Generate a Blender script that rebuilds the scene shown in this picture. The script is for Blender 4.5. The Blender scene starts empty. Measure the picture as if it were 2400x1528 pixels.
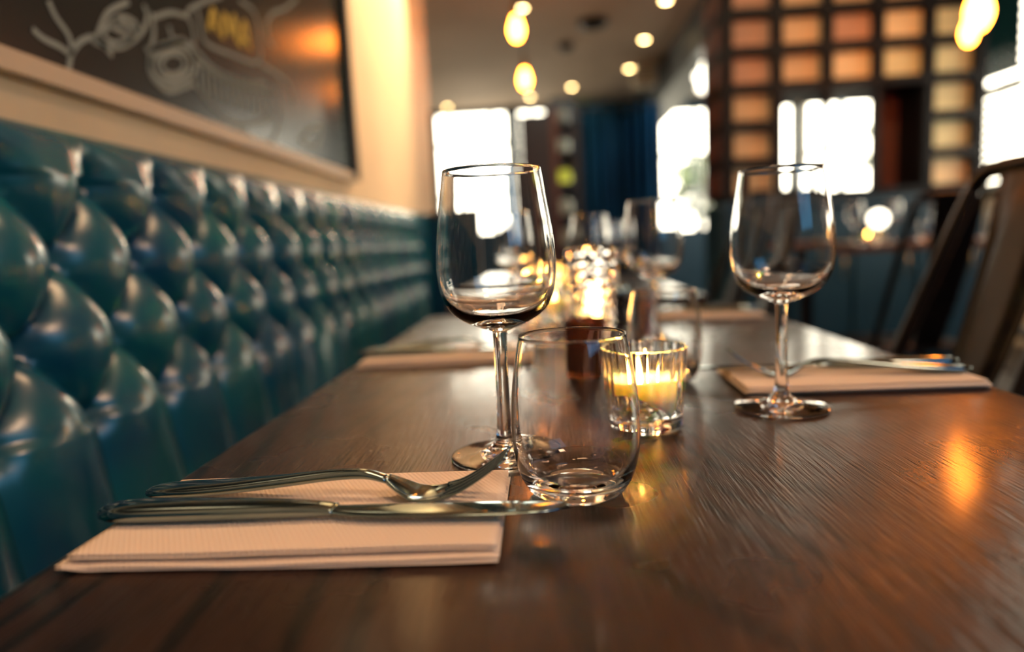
import bpy, bmesh, math, random
from mathutils import Vector, Matrix, noise
random.seed(7)
PI = math.pi
S = bpy.context.scene
COL = S.collection
TZ = 0.75                      # height of the table tops

# ------------------------------------------------------------------ camera
FPX, YAW, PITCH, ROLL = 1579.1, 0.0529, 0.1208, 0.0488
fw = Vector((-math.sin(YAW)*math.cos(PITCH), math.cos(YAW)*math.cos(PITCH), -math.sin(PITCH)))
rt = Vector((math.cos(YAW), math.sin(YAW), 0))
up = rt.cross(fw)
rt2 = math.cos(ROLL)*rt - math.sin(ROLL)*up
up2 = math.cos(ROLL)*up + math.sin(ROLL)*rt
cd = bpy.data.cameras.new('camera')
cam = bpy.data.objects.new('camera', cd); COL.objects.link(cam)
cam.matrix_world = Matrix(((rt2.x, up2.x, -fw.x, 0), (rt2.y, up2.y, -fw.y, 0), (rt2.z, up2.z, -fw.z, TZ+.15), (0, 0, 0, 1)))
cd.sensor_width = 36; cd.lens = FPX*36/2400; cd.clip_start = .02; cd.clip_end = 200
cd.dof.use_dof = True; cd.dof.focus_distance = 0.425; cd.dof.aperture_fstop = 2.35
S.camera = cam

# ------------------------------------------------------------------ world, exposure
S.view_settings.view_transform = 'Standard'; S.view_settings.look = 'None'
S.view_settings.gamma = 1; S.view_settings.exposure = 0.0; S.view_settings.use_curve_mapping = False
S.cycles.max_bounces = 14; S.cycles.transmission_bounces = 14; S.cycles.transparent_max_bounces = 12
S.cycles.diffuse_bounces = 3; S.cycles.glossy_bounces = 6
S.cycles.sample_clamp_indirect = 40; S.cycles.caustics_reflective = True; S.cycles.caustics_refractive = True
S.cycles.blur_glossy = 0.1
W = bpy.data.worlds.new('sky'); S.world = W; W.use_nodes = True
nt = W.node_tree; nt.nodes['Background'].inputs[0].default_value = (1.0, .92, .72, 1); nt.nodes['Background'].inputs[1].default_value = 13.0

def area(name, loc, target, sx, sy, power, color, portal=False, spread=None):
    l = bpy.data.lights.new(name, 'AREA'); l.shape = 'RECTANGLE'; l.size = sx; l.size_y = sy
    l.energy = power; l.color = color
    if portal: l.cycles.is_portal = True
    if spread: l.spread = spread
    o = bpy.data.objects.new(name, l); COL.objects.link(o); o.location = loc
    o.rotation_euler = (Vector(target)-Vector(loc)).to_track_quat('-Z', 'Y').to_euler()
    return o
def spot(name, loc, target, power, color, angle, blend=.6, r=.05):
    l = bpy.data.lights.new(name, 'SPOT'); l.energy = power; l.color = color; l.spot_size = angle; l.spot_blend = blend; l.shadow_soft_size = r
    o = bpy.data.objects.new(name, l); COL.objects.link(o); o.location = loc
    o.rotation_euler = (Vector(target)-Vector(loc)).to_track_quat('-Z', 'Y').to_euler()
    return o
CEIL = 2.72
# openings of the room: (x0, x1, z0, z1) in the back wall, (y0, y1, z0, z1) in the right wall
BACK = [(-1.41, -.42, 1.0, 2.69), (-.30, .10, 1.0, 2.69), (1.55, 2.42, .95, 2.58), (2.6, 3.36, 1.15, 2.6)]
RIGHT = [(2.2, 4.3, 1.15, 2.6), (5.0, 6.85, 1.15, 2.6), (6.95, 9.24, 1.15, 2.6)]  # first one is out of view, added for daylight from the right
for (a, b, c, d) in BACK:
    area('daylight_portal', ((a+b)/2, 9.36, (c+d)/2), ((a+b)/2, 5, (c+d)/2), b-a, d-c, 1, (1, 1, 1), True)
for (a, b, c, d) in RIGHT:
    o = area('daylight_portal', (3.46, (a+b)/2, (c+d)/2), (0, (a+b)/2, (c+d)/2), b-a, d-c, 1, (1, 1, 1), True)
# added key, fill and accent lights, and beams from the ceiling downlights
area('table_key_light', (-.15, .62, 2.35), (-.12, .38, .75), .30, .30, 8, (1, .60, .32))  # added key light over the near napkin, no fixture there
area('front_fill_light', (.9, -.75, 2.3), (-.1, .5, .75), .35, .35, 17, (1, .62, .38))  # added warm fill from behind the camera
spot('wall_wash_light', (.0, 3.15, 2.6), (-.75, 2.75, 1.75), 250, (1, .68, .38), 1.25, .8, .06)  # added spot that brightens the far part of the left wall
spot('wall_wash_light', (.1, .9, 2.6), (-.6, 1.2, 1.1), 12, (1, .70, .42), 1.5)  # weaker added spot for the near part of the left wall
spot('shelf_fill_light', (1.6, 2.6, 2.6), (1.9, 4.2, 1.7), 50, (1, .74, .42), 1.7)  # added spot so that the lattice panels are lit
area('cool_fill_light', (1.6, -1.5, 1.9), (-.4, 1.4, .8), 1.6, 1.2, 12, (.15, .55, 1.0))  # added blue fill behind the camera, no window there
spot('downlight_beam', (-.097, 5.50, 2.68), (-.75, 2.0, .85), 70, (1, .86, .62), .36, .6, .09)
spot('downlight_beam', (-.097, 8.71, 2.66), (-.75, 2.0, .85), 200, (1, .86, .62), .22, .6, .12)
spot('stand_fill_light', (.22, 5.2, 2.6), (.20, 6.3, 1.6), 25, (1, .95, .8), .9)  # added spot that brightens the jars in the slit
spot('drape_fill_light', (1.9, 5.3, 2.5), (.8, 6.1, 1.5), 130, (.5, .75, 1), 1.1)  # added bluish spot from the side to bring out the folds

# ------------------------------------------------------------------ materials
def mat(name, color=(.5, .5, .5), rough=.5, metal=0, spec=.5, **kw):
    m = bpy.data.materials.new(name); m.use_nodes = True
    b = m.node_tree.nodes['Principled BSDF']
    b.inputs['Base Color'].default_value = (*color, 1); b.inputs['Roughness'].default_value = rough
    b.inputs['Metallic'].default_value = metal; b.inputs['Specular IOR Level'].default_value = spec
    for k, v in kw.items():
        k = k.replace('_', ' ')
        b.inputs[k].default_value = (*v, 1) if isinstance(v, tuple) and k != 'Subsurface Radius' else v
    return m
def nodes(m): return m.node_tree.nodes, m.node_tree.links, m.node_tree.nodes['Principled BSDF']
def noisy(m, c1, c2, scale=(5, 5, 5), detail=4, bump=0, bscale=None, dist=.002, lo=.35, hi=.65):
    n, l, b = nodes(m)
    tc = n.new('ShaderNodeTexCoord'); mp = n.new('ShaderNodeMapping'); mp.inputs['Scale'].default_value = scale
    no = n.new('ShaderNodeTexNoise'); no.inputs['Detail'].default_value = detail; no.inputs['Scale'].default_value = 1
    cr = n.new('ShaderNodeValToRGB'); cr.color_ramp.elements[0].position = lo; cr.color_ramp.elements[1].position = hi
    cr.color_ramp.elements[0].color = (*c1, 1); cr.color_ramp.elements[1].color = (*c2, 1)
    l.new(tc.outputs['Object'], mp.inputs[0]); l.new(mp.outputs[0], no.inputs['Vector']); l.new(no.outputs['Fac'], cr.inputs[0]); l.new(cr.outputs[0], b.inputs['Base Color'])
    if bump:
        mp2 = n.new('ShaderNodeMapping'); mp2.inputs['Scale'].default_value = bscale or scale
        n2 = n.new('ShaderNodeTexNoise'); n2.inputs['Scale'].default_value = 1; n2.inputs['Detail'].default_value = 5
        bp = n.new('ShaderNodeBump'); bp.inputs['Strength'].default_value = bump; bp.inputs['Distance'].default_value = dist
        l.new(tc.outputs['Object'], mp2.inputs[0]); l.new(mp2.outputs[0], n2.inputs['Vector']); l.new(n2.outputs['Fac'], bp.inputs['Height']); l.new(bp.outputs[0], b.inputs['Normal'])
    return m
def emit(name, color, s):
    m = bpy.data.materials.new(name); m.use_nodes = True
    b = m.node_tree.nodes['Principled BSDF']; b.inputs['Base Color'].default_value = (*color, 1)
    b.inputs['Emission Color'].default_value = (*color, 1); b.inputs['Emission Strength'].default_value = s
    return m

def wood_mat(name, dark, mid, light, rough=.3):
    """brown stained ash: wide cathedral figure and fine open pores, both running along Y"""
    m = mat(name, mid, rough, 0, .36); n, l, b = nodes(m)
    N = lambda t: n.new('ShaderNode'+t)
    tc = N('TexCoord')
    mp = N('Mapping'); mp.inputs['Scale'].default_value = (4.2, 1.15, 1); l.new(tc.outputs['Object'], mp.inputs[0])
    no = N('TexNoise'); no.inputs['Scale'].default_value = 1; no.inputs['Detail'].default_value = 1.2; no.inputs['Distortion'].default_value = .35
    l.new(mp.outputs[0], no.inputs['Vector'])
    mul = N('Math'); mul.operation = 'MULTIPLY'; mul.inputs[1].default_value = 21; l.new(no.outputs['Fac'], mul.inputs[0])
    fr = N('Math'); fr.operation = 'FRACT'; l.new(mul.outputs[0], fr.inputs[0])
    rp = N('ValToRGB'); e = rp.color_ramp.elements; e[0].position = 0; e[0].color = (.05, .05, .05, 1); e[1].position = 1; e[1].color = (.35, .35, .35, 1)
    x = e.new(.22); x.color = (.75, .75, .75, 1); x = e.new(.8); x.color = (.85, .85, .85, 1)
    l.new(fr.outputs[0], rp.inputs[0])
    mp2 = N('Mapping'); mp2.inputs['Scale'].default_value = (520, 26, 60); l.new(tc.outputs['Object'], mp2.inputs[0])
    n2 = N('TexNoise'); n2.inputs['Scale'].default_value = 1; n2.inputs['Detail'].default_value = 3; l.new(mp2.outputs[0], n2.inputs['Vector'])
    mx = N('Mix'); mx.data_type = 'FLOAT'; mx.inputs[0].default_value = .34; l.new(rp.outputs[0], mx.inputs[2]); l.new(n2.outputs['Fac'], mx.inputs[3])
    cr = N('ValToRGB'); e = cr.color_ramp.elements; e[0].position = .28; e[0].color = (*dark, 1); e[1].position = .74; e[1].color = (*light, 1); x = e.new(.54); x.color = (*mid, 1)
    l.new(mx.outputs[0], cr.inputs[0]); l.new(cr.outputs[0], b.inputs['Base Color'])
    n3 = N('TexNoise'); n3.inputs['Scale'].default_value = 9; n3.inputs['Detail'].default_value = 3; l.new(tc.outputs['Object'], n3.inputs['Vector'])
    mr = N('MapRange'); mr.inputs[1].default_value = .3; mr.inputs[2].default_value = .7; mr.inputs[3].default_value = rough-.05; mr.inputs[4].default_value = rough+.08
    l.new(n3.outputs['Fac'], mr.inputs[0]); l.new(mr.outputs[0], b.inputs['Roughness'])
    b.inputs['Coat Weight'].default_value = .24; b.inputs['Coat Roughness'].default_value = .11
    bp = N('Bump'); bp.inputs['Strength'].default_value = .9; bp.inputs['Distance'].default_value = .0008
    mb = N('Mix'); mb.data_type = 'FLOAT'; mb.inputs[0].default_value = 1.0; l.new(rp.outputs[0], mb.inputs[2]); l.new(n2.outputs['Fac'], mb.inputs[3]); l.new(mb.outputs[0], bp.inputs['Height']); l.new(bp.outputs[0], b.inputs['Normal'])
    bp2 = N('Bump'); bp2.inputs['Strength'].default_value = .16; bp2.inputs['Distance'].default_value = .00022; l.new(n2.outputs['Fac'], bp2.inputs['Height']); l.new(bp2.outputs[0], b.inputs['Coat Normal'])
    return m

M = {}
M['wood'] = wood_mat('stained_wood', (.0005, .0004, .0004), (.0070, .0029, .0018), (.031, .0115, .0055), .28)
M['leather'] = noisy(mat('teal_leather', (.004, .10, .13), .27, 0, .8), (.0015, .058, .115), (.003, .105, .125), (6, 6, 6), 3, .15, (260, 260, 260), .0004)
M['leather_plain'] = M['leather']
M['wall'] = noisy(mat('cream_plaster', (.62, .47, .30), .75, 0, .3), (.60, .46, .30), (.70, .55, .36), (2, 2, 2), 4, .2, (30, 30, 30), .002)
M['ledge'] = mat('painted_ledge', (.42, .32, .22), .5)
M['ceiling'] = noisy(mat('ceiling_paint', (.42, .33, .26), .8, 0, .2), (.60, .47, .36), (.70, .55, .43), (1.2, 1.2, 1.2), 3)
M['floor'] = noisy(mat('dark_floor', (.03, .02, .015), .45), (.012, .010, .010), (.035, .024, .018), (12, 1, 1), 4)
M['dark'] = mat('dark_paint', (.010, .014, .020), .5)
M['navy'] = noisy(mat('navy_drape', (.004, .03, .075), .85, 0, .2), (.002, .028, .06), (.005, .062, .12), (3, 3, 1), 3)
M['navy_paint'] = mat('navy_paint', (.008, .045, .085), .4)
M['black'] = mat('black_frame', (.002, .003, .006), .6, 0, .2)
M['brown'] = mat('red_brown_wood', (.10, .030, .016), .5)
M['board'] = noisy(mat('chalkboard_face', (.018, .030, .035), .21, 0, .35), (.006, .016, .020), (.014, .026, .028), (3, 3, 3), 4)
M['chalk'] = mat('white_chalk', (.20, .23, .22), .95)
M['chalk_yellow'] = mat('yellow_chalk', (.50, .36, .07), .95)
M['glass'] = mat('clear_glass', (1, 1, 1), 0.0, 0, .5, Transmission_Weight=1.0, IOR=1.47)
M['steel'] = noisy(mat('polished_steel', (.46, .47, .46), .11, 1.0), (.20, .29, .31), (.26, .34, .35), (30, 30, 30), 2)  # dark teal reflections of the surroundings are put into the base colour
M['gun'] = noisy(mat('gunmetal_lacquer', (.040, .034, .032), .36, .6), (.007, .006, .007), (.016, .012, .011), (9, 9, 9), 4)
M['wax'] = mat('candle_wax', (.95, .78, .48), .45, 0, .4, Subsurface_Weight=1.0, Subsurface_Radius=(.02, .012, .005), Subsurface_Scale=.6)
M['flame'] = emit('candle_flame', (1, .46, .085), 1500)
M['flame_far'] = emit('candle_flame_far', (1, .44, .09), 1200)
M['wick'] = mat('burnt_wick', (.01, .008, .006), .9)
M['amber'] = mat('amber_glass', (.28, .075, .018), .12, 0, .5, Transmission_Weight=.75, IOR=1.45)
M['bulb'] = emit('glowing_bulb', (1, .235, .02), 75)
M['downlight'] = emit('downlight_lens', (1, .68, .28), 45)
M['green'] = emit('green_lamp', (.02, .30, .06), 4)
M['globe'] = emit('white_globe_glow', (1, .93, .75), 6)
M['brass'] = mat('aged_brass', (.35, .24, .10), .35, 1)
def cloth_mat(name, c1, c2):
    m = bpy.data.materials.new(name); m.use_nodes = True; n = m.node_tree.nodes; l = m.node_tree.links
    n.remove(n['Principled BSDF']); a = n.new('ShaderNodeBsdfDiffuse'); b = n.new('ShaderNodeBsdfTranslucent'); a.inputs[0].default_value = (*c1, 1); b.inputs[0].default_value = (*c2, 1)
    mx = n.new('ShaderNodeMixShader'); mx.inputs[0].default_value = .5; l.new(a.outputs[0], mx.inputs[1]); l.new(b.outputs[0], mx.inputs[2]); l.new(mx.outputs[0], n['Material Output'].inputs[0])
    return m
M['slat'] = cloth_mat('slat_paint', (.35, .31, .2), (.09, .085, .055))
M['blind'] = cloth_mat('teal_blind', (.02, .08, .09), (.008, .035, .035))
M['leaf'] = noisy(mat('outdoor_leaves', (.03, .07, .02), .6), (.02, .05, .015), (.08, .13, .03), (4, 4, 4), 2)
M['bark'] = mat('bark', (.05, .035, .025), .8)
M['cream'] = mat('cream_ceramic', (.70, .64, .50), .25)
M['paving'] = mat('outdoor_paving', (.35, .33, .30), .8)

def napkin_mat():
    m = mat('paper_napkin', (.88, .70, .54), .85, 0, .2, Subsurface_Weight=.15, Subsurface_Radius=(.004, .003, .002), Subsurface_Scale=.3); n, l, b = nodes(m)
    tc = n.new('ShaderNodeTexCoord'); wv = n.new('ShaderNodeTexWave'); wv.wave_type = 'BANDS'; wv.bands_direction = 'DIAGONAL'
    mp = n.new('ShaderNodeMapping'); mp.inputs['Scale'].default_value = (1, 1, 0); mp.inputs['Rotation'].default_value = (0, 0, .25)
    wv.inputs['Scale'].default_value = 175; wv.inputs['Distortion'].default_value = .4
    bp = n.new('ShaderNodeBump'); bp.inputs['Strength'].default_value = .5; bp.inputs['Distance'].default_value = .0004
    l.new(tc.outputs['Object'], mp.inputs[0]); l.new(mp.outputs[0], wv.inputs['Vector']); l.new(wv.outputs['Fac'], bp.inputs['Height']); l.new(bp.outputs[0], b.inputs['Normal'])
    return m
M['napkin'] = napkin_mat()
def panel_mat(name, c):
    m = mat(name, c, .6); c2 = tuple(x*.78 for x in c)
    return noisy(m, c2, c, (2, 2, 18), 4)
M['panels'] = [panel_mat('pale_panel', (.82, .66, .40)), panel_mat('tan_panel', (.68, .48, .28)), panel_mat('rosy_panel', (.52, .30, .20)), panel_mat('olive_panel', (.72, .68, .40))]
# thin window glass: mostly clear, a little reflection
def pane_mat():
    m = bpy.data.materials.new('window_glass'); m.use_nodes = True; n = m.node_tree.nodes; l = m.node_tree.links
    n.remove(n['Principled BSDF']); tr = n.new('ShaderNodeBsdfTransparent'); gl = n.new('ShaderNodeBsdfGlossy'); gl.inputs['Roughness'].default_value = .03
    mx = n.new('ShaderNodeMixShader'); mx.inputs[0].default_value = .07; l.new(tr.outputs[0], mx.inputs[1]); l.new(gl.outputs[0], mx.inputs[2]); l.new(mx.outputs[0], n['Material Output'].inputs[0])
    return m
M['pane'] = pane_mat()

# ------------------------------------------------------------------ helpers
def obj(name, bm, m, parent=None, smooth=True, loc=None):
    me = bpy.data.meshes.new(name)
    if bm.faces: bmesh.ops.recalc_face_normals(bm, faces=bm.faces)
    bm.to_mesh(me); bm.free()
    if m: me.materials.append(m)
    if smooth and not (len(me.polygons) <= 130 and max((len(p.vertices) for p in me.polygons), default=0) <= 4 and any(p.area > .0006 and p.normal.length and max(abs(c) for c in p.normal) > .9999 for p in me.polygons)):
        me.polygons.foreach_set('use_smooth', [True]*len(me.polygons))
    else: me.polygons.foreach_set('use_smooth', [False]*len(me.polygons))
    o = bpy.data.objects.new(name, me); COL.objects.link(o)
    if parent: o.parent = parent
    if loc: o.location = loc
    return o
def sharp(o, ang=.6):
    try: o.data.set_sharp_from_angle(angle=ang)
    except Exception: pass
    return o
def tag(o, label, cat, group=None):
    o['label'] = label; o['category'] = cat
    if group: o['group'] = group
    return o
def thing(name, label, cat, loc=(0, 0, 0), rz=0, group=None):
    o = bpy.data.objects.new(name, None); COL.objects.link(o); o.empty_display_size = .05
    o.location = loc; o.rotation_euler = (0, 0, rz)
    return tag(o, label, cat, group)
def structure(o):
    o['kind'] = 'structure'; return o
def dup(root, loc=None, rz=None, label=None, group=None, scale=None):
    r = root.copy(); COL.objects.link(r)
    if loc: r.location = loc
    if rz is not None: r.rotation_euler = (0, 0, rz)
    if scale: r.scale = scale
    if label: r['label'] = label
    if group: r['group'] = group
    for ch in list(root.children):
        c = ch.copy(); COL.objects.link(c); c.parent = r
        for g in list(ch.children):
            d = g.copy(); COL.objects.link(d); d.parent = c
    return r
def box(bm, x0, x1, y0, y1, z0, z1, bev=0, seg=2):
    r = bmesh.ops.create_cube(bm, size=1); vs = r['verts']
    for v in vs:
        v.co = Vector((x0 if v.co.x < 0 else x1, y0 if v.co.y < 0 else y1, z0 if v.co.z < 0 else z1))
    if bev:
        es = {e for v in vs for e in v.link_edges}
        bmesh.ops.bevel(bm, geom=list(es), offset=bev, segments=seg, affect='EDGES', profile=.6)
def boxes(bl, bev=0):
    bm = bmesh.new()
    for b in bl: box(bm, *b, bev=bev)
    return bm
def lathe(bm, prof, seg=96, closed=False, mod=None, c=(0, 0, 0)):
    """prof: list of (r, z); r == 0 collapses to a pole. closed: last point joins the first."""
    rings = []
    for i, (r, z) in enumerate(prof):
        if r <= 1e-7: rings.append([bm.verts.new((c[0], c[1], c[2]+z))])
        else:
            ring = []
            for k in range(seg):
                a = 2*PI*k/seg; rr = r*(mod(a, z, i) if mod else 1)
                ring.append(bm.verts.new((c[0]+rr*math.cos(a), c[1]+rr*math.sin(a), c[2]+z)))
            rings.append(ring)
    n = len(rings)
    for i in range(n if closed else n-1):
        a, b = rings[i], rings[(i+1) % n]
        for k in range(seg):
            k2 = (k+1) % seg
            if len(a) == 1 and len(b) == 1: continue
            if len(a) == 1: bm.faces.new((a[0], b[k], b[k2]))
            elif len(b) == 1: bm.faces.new((a[k2], a[k], b[0]))
            else: bm.faces.new((a[k], a[k2], b[k2], b[k]))
def smooth_prof(pts, sub=6):
    """Catmull-Rom through the profile points"""
    out = []; P = [pts[0]]+pts+[pts[-1]]
    for i in range(1, len(P)-2):
        p0, p1, p2, p3 = P[i-1], P[i], P[i+1], P[i+2]
        for s in range(sub):
            t = s/sub
            out.append(tuple(.5*((2*p1[j])+(-p0[j]+p2[j])*t+(2*p0[j]-5*p1[j]+4*p2[j]-p3[j])*t*t+(-p0[j]+3*p1[j]-3*p2[j]+p3[j])*t**3) for j in range(len(p1))))
    out.append(tuple(pts[-1])); return out
def tube(bm, pts, r, seg=10, flat=1.0):
    """round tube along pts; r a number or a list"""
    pts = [Vector(p) for p in pts]; rings = []; n = len(pts); prev = None
    for i, p in enumerate(pts):
        t = (pts[min(i+1, n-1)]-pts[max(i-1, 0)]).normalized()
        if prev is None:
            a = Vector((0, 0, 1)) if abs(t.z) < .9 else Vector((1, 0, 0)); u = t.cross(a).normalized()
        else: u = (prev-t*prev.dot(t)).normalized()
        prev = u; w = t.cross(u); rr = r[i] if isinstance(r, (list, tuple)) else r
        rings.append([bm.verts.new(p+(u*math.cos(2*PI*k/seg)*rr+w*math.sin(2*PI*k/seg)*rr*flat)) for k in range(seg)])
    for i in range(n-1):
        for k in range(seg):
            k2 = (k+1) % seg; bm.faces.new((rings[i][k], rings[i][k2], rings[i+1][k2], rings[i+1][k]))
    bm.faces.new(rings[0][::-1]); bm.faces.new(rings[-1])
def sections(bm, secs, seg=16, p=.55):
    """sweep of rounded-rectangle sections along X: (x, yc, zc, half width, half thickness)"""
    rings = []
    for (x, yc, zc, w, t) in secs:
        ring = []
        for k in range(seg):
            a = 2*PI*k/seg; ca, sa = math.cos(a), math.sin(a)
            ring.append(bm.verts.new((x, yc+math.copysign(abs(ca)**p, ca)*w, zc+math.copysign(abs(sa)**p, sa)*t)))
        rings.append(ring)
    for i in range(len(rings)-1):
        for k in range(seg):
            k2 = (k+1) % seg; bm.faces.new((rings[i][k], rings[i][k2], rings[i+1][k2], rings[i+1][k]))
    bm.faces.new(rings[0][::-1]); bm.faces.new(rings[-1])
def arc(pts, r=.05, n=6):
    """round the inner corners of a path"""
    P = [Vector(p) for p in pts]; out = [P[0]]
    for i in range(1, len(P)-1):
        a, b, c = P[i-1], P[i], P[i+1]; d1 = min(r, (a-b).length/2); d2 = min(r, (c-b).length/2)
        p, q = b+(a-b).normalized()*d1, b+(c-b).normalized()*d2
        for k in range(n+1):
            t = k/n; out.append(p*(1-t)**2+b*2*t*(1-t)+q*t*t)
    out.append(P[-1]); return out

# ------------------------------------------------------------------ the room
def wall_boxes(a0, a1, z0, z1, ops, mk):
    """split a wall into boxes around its openings; mk(a, b, c, d) gives one box"""
    ops = sorted(ops); out = []; cur = a0
    for (a, b, c, d) in ops:
        out.append(mk(cur, a, z0, z1)); out.append(mk(a, b, z0, c)); out.append(mk(a, b, d, z1)); cur = b
    out.append(mk(cur, a1, z0, z1)); return [b for b in out if b[1]-b[0] > 1e-4 and b[3]-b[2] > 1e-4 and b[5]-b[4] > 1e-4]
structure(obj('floor', boxes([(-3.1, 3.6, -2.0, 9.6, -.1, 0)]), M['floor'], smooth=False))
structure(obj('ceiling', boxes([(-3.1, 3.6, -2.0, 9.6, CEIL, CEIL+.1)]), M['ceiling'], smooth=False))
structure(obj('wall_left', boxes([(-.75, -.60, -1.9, 3.8, 0, CEIL)]), M['wall'], smooth=False))
structure(obj('wall_alcove', boxes([(-3.0, -.75, 3.66, 3.8, 0, CEIL), (-3.1, -3.0, 3.66, 9.3, 0, CEIL)]), M['wall'], smooth=False))
structure(obj('wall_back', boxes(wall_boxes(-3.1, 3.5, 0, CEIL, BACK, lambda a, b, c, d: (a, b, 9.3, 9.42, c, d))), M['navy_paint'], smooth=False))
structure(obj('wall_right', boxes(wall_boxes(-1.9, 9.3, 0, CEIL, RIGHT, lambda a, b, c, d: (3.4, 3.52, a, b, c, d))), M['wall'], smooth=False))
structure(obj('wall_front', boxes([(-3.1, 3.52, -2.0, -1.9, 0, CEIL)]), M['dark'], smooth=False))
structure(obj('trim_1', boxes([(1.30, 1.62, 4.9, 9.3, 2.36, CEIL)]), M['dark'], smooth=False))      # dropped beam
k = 0
for wi, (a, b, c, d) in enumerate(BACK):
    k += 1
    f = .035; bars = [(a, b, 9.32, 9.38, c, c+f), (a, b, 9.32, 9.38, d-f, d), (a, a+f, 9.32, 9.38, c, d), (b-f, b, 9.32, 9.38, c, d)]
    if wi == 0: bars += [(a+.19, a+.235, 9.32, 9.38, c, d), (b-.24, b-.20, 9.32, 9.38, c, d), (a, b, 9.32, 9.38, 2.24, 2.28), (a, b, 9.32, 9.38, 1.55, 1.58)]
    if wi == 1: bars += [((a+b)/2-.02, (a+b)/2+.02, 9.32, 9.38, c, d), (a, b, 9.32, 9.38, 2.05, 2.09), (a, b, 9.32, 9.38, 1.55, 1.59)]
    if wi == 2: bars += [(a+.5, a+.54, 9.32, 9.38, c, d), (a, b, 9.32, 9.38, 1.95, 1.99), (a, b, 9.32, 9.38, 1.45, 1.48)]
    w = structure(obj('window_%d' % k, boxes(bars), M['navy_paint'], smooth=False))
    obj('pane', boxes([(a, b, 9.345, 9.35, c, d)]), M['pane'], w, smooth=False)
for wi, (a, b, c, d) in enumerate(RIGHT):
    k += 1
    f = .04; bars = [(3.42, 3.48, a, b, c, c+f), (3.42, 3.48, a, b, d-f, d), (3.42, 3.48, a, a+f, c, d), (3.42, 3.48, b-f, b, c, d), (3.42, 3.48, (a+b)/2-.03, (a+b)/2+.03, c, d)]
    bars += [(3.42, 3.48, a, b, zz, zz+.03) for zz in (1.52, 1.86)]
    w = structure(obj('window_%d' % k, boxes(bars), M['navy_paint'], smooth=False))
    obj('pane', boxes([(3.445, 3.45, a, b, c, d)]), M['pane'], w, smooth=False)
# roller blinds over the upper part of the right-hand windows
for i, (a, b, c, d) in enumerate(RIGHT[:2]):
    bt = thing('roller_blind', ['teal patterned blind on the right wall window nearest the camera, out past the tall chair', 'teal patterned blind at the upper right edge, right of the shelf lattice'][i], 'blind', (3.36, (a+b)/2, 2.62))
    n, h = 18, (b-a)/2
    bm = bmesh.new(); rows = int(.62/.036)
    for r_ in range(rows):                                 # woven slats with gaps
        for q in range(int((b-a)/.075)):
            y0 = -h+q*.075+(.0375 if r_ % 2 else 0)
            if y0+.07 < h: box(bm, -.004, .004, y0, y0+.073, -.06-(r_+1)*.036, -.06-r_*.036-.003)
    for q in range(int((b-a)/.15)): box(bm, -.006, -.004, -h+.1+q*.15, -h+.108+q*.15, -.06-rows*.036, -.03)
    obj('blind_fabric', bm, M['blind'], bt, smooth=False)
    bm = bmesh.new(); tube(bm, [(0, -h, -.02), (0, h, -.02)], .03, 12); obj('blind_roller', bm, M['navy_paint'], bt)
    obj('bottom_rail', boxes([(-.01, .01, -h, h, -.07-rows*.036, -.05-rows*.036)]), M['navy_paint'], bt, smooth=False)

t = thing('venetian_blind', 'cream slatted blind over the bright window at the right edge, below the teal blind', 'blind', (3.37, 5.92, 0))
for q in range(12):
    z = 1.22+q*.060; bm = bmesh.new(); vs = [bm.verts.new(p) for p in ((-.016, -.92, z-.023), (.016, -.92, z+.023), (.016, .92, z+.023), (-.016, .92, z-.023), (-.018, -.92, z-.022), (.014, -.92, z+.024), (.014, .92, z+.024), (-.018, .92, z-.022))]
    for f in ((3, 2, 1, 0), (4, 5, 6, 7), (0, 1, 5, 4), (1, 2, 6, 5), (2, 3, 7, 6), (3, 0, 4, 7)): bm.faces.new([vs[i] for i in f])
    obj('slat', bm, M['slat'], t, smooth=False)
for y in (-.7, 0, .7): obj('ladder_cord', boxes([(-.003, .003, y-.004, y+.004, 1.2, 1.92)]), M['slat'], t, smooth=False)

# outdoors, seen blurred through the windows
structure(obj('ground_outside', boxes([(-9, 14, 9.45, 20, -.2, -.1), (3.55, 14, -4, 9.45, -.2, -.1)]), M['paving'], smooth=False))
def tree(loc, h, r, label, seed):
    t = thing('street_tree', label, 'tree', loc, 0); rnd = random.Random(seed)
    bm = bmesh.new(); tube(bm, [(0, 0, -.1), (.03, 0, h*.4), (-.04, .05, h*.75)], [.07, .05, .03], 8)
    for q in range(6):
        a = q*PI/3; tube(bm, [(0, 0, h*(.4+.05*q)), (math.cos(a)*r*.6, math.sin(a)*r*.6, h*(.6+.05*q))], [.025, .01], 6)
    obj('trunk', bm, M['bark'], t)
    bm = bmesh.new()
    for q in range(420):
        v = Vector((rnd.gauss(0, 1), rnd.gauss(0, 1), rnd.gauss(0, 1))).normalized()*r*rnd.random()**.5
        c = Vector((v.x, v.y, h*.78+v.z*1.1)); u = Vector((rnd.gauss(0, 1), rnd.gauss(0, 1), rnd.gauss(0, 1))).normalized(); w = u.orthogonal().normalized(); s = .045+.04*rnd.random()
        vs = [bm.verts.new(c+u*s*1.7), bm.verts.new(c+w*s*.7+u.cross(w)*s*.2), bm.verts.new(c-u*s*1.5), bm.verts.new(c-w*s*.7)]
        bm.faces.new(vs)
    obj('crown', bm, M['leaf'], t, smooth=False)
tree((2.5, 11.0, -.1), 2.3, .50, 'small leafy tree outside the back window right of the navy drape', 1)
tree((.35, 11.4, -.1), 2.1, .42, 'small leafy tree outside seen through the slit beside the drape', 2)
tree((5.0, 9.8, -.1), 2.6, .55, 'leafy tree outside the right wall windows behind the shelf openings', 3)

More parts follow.
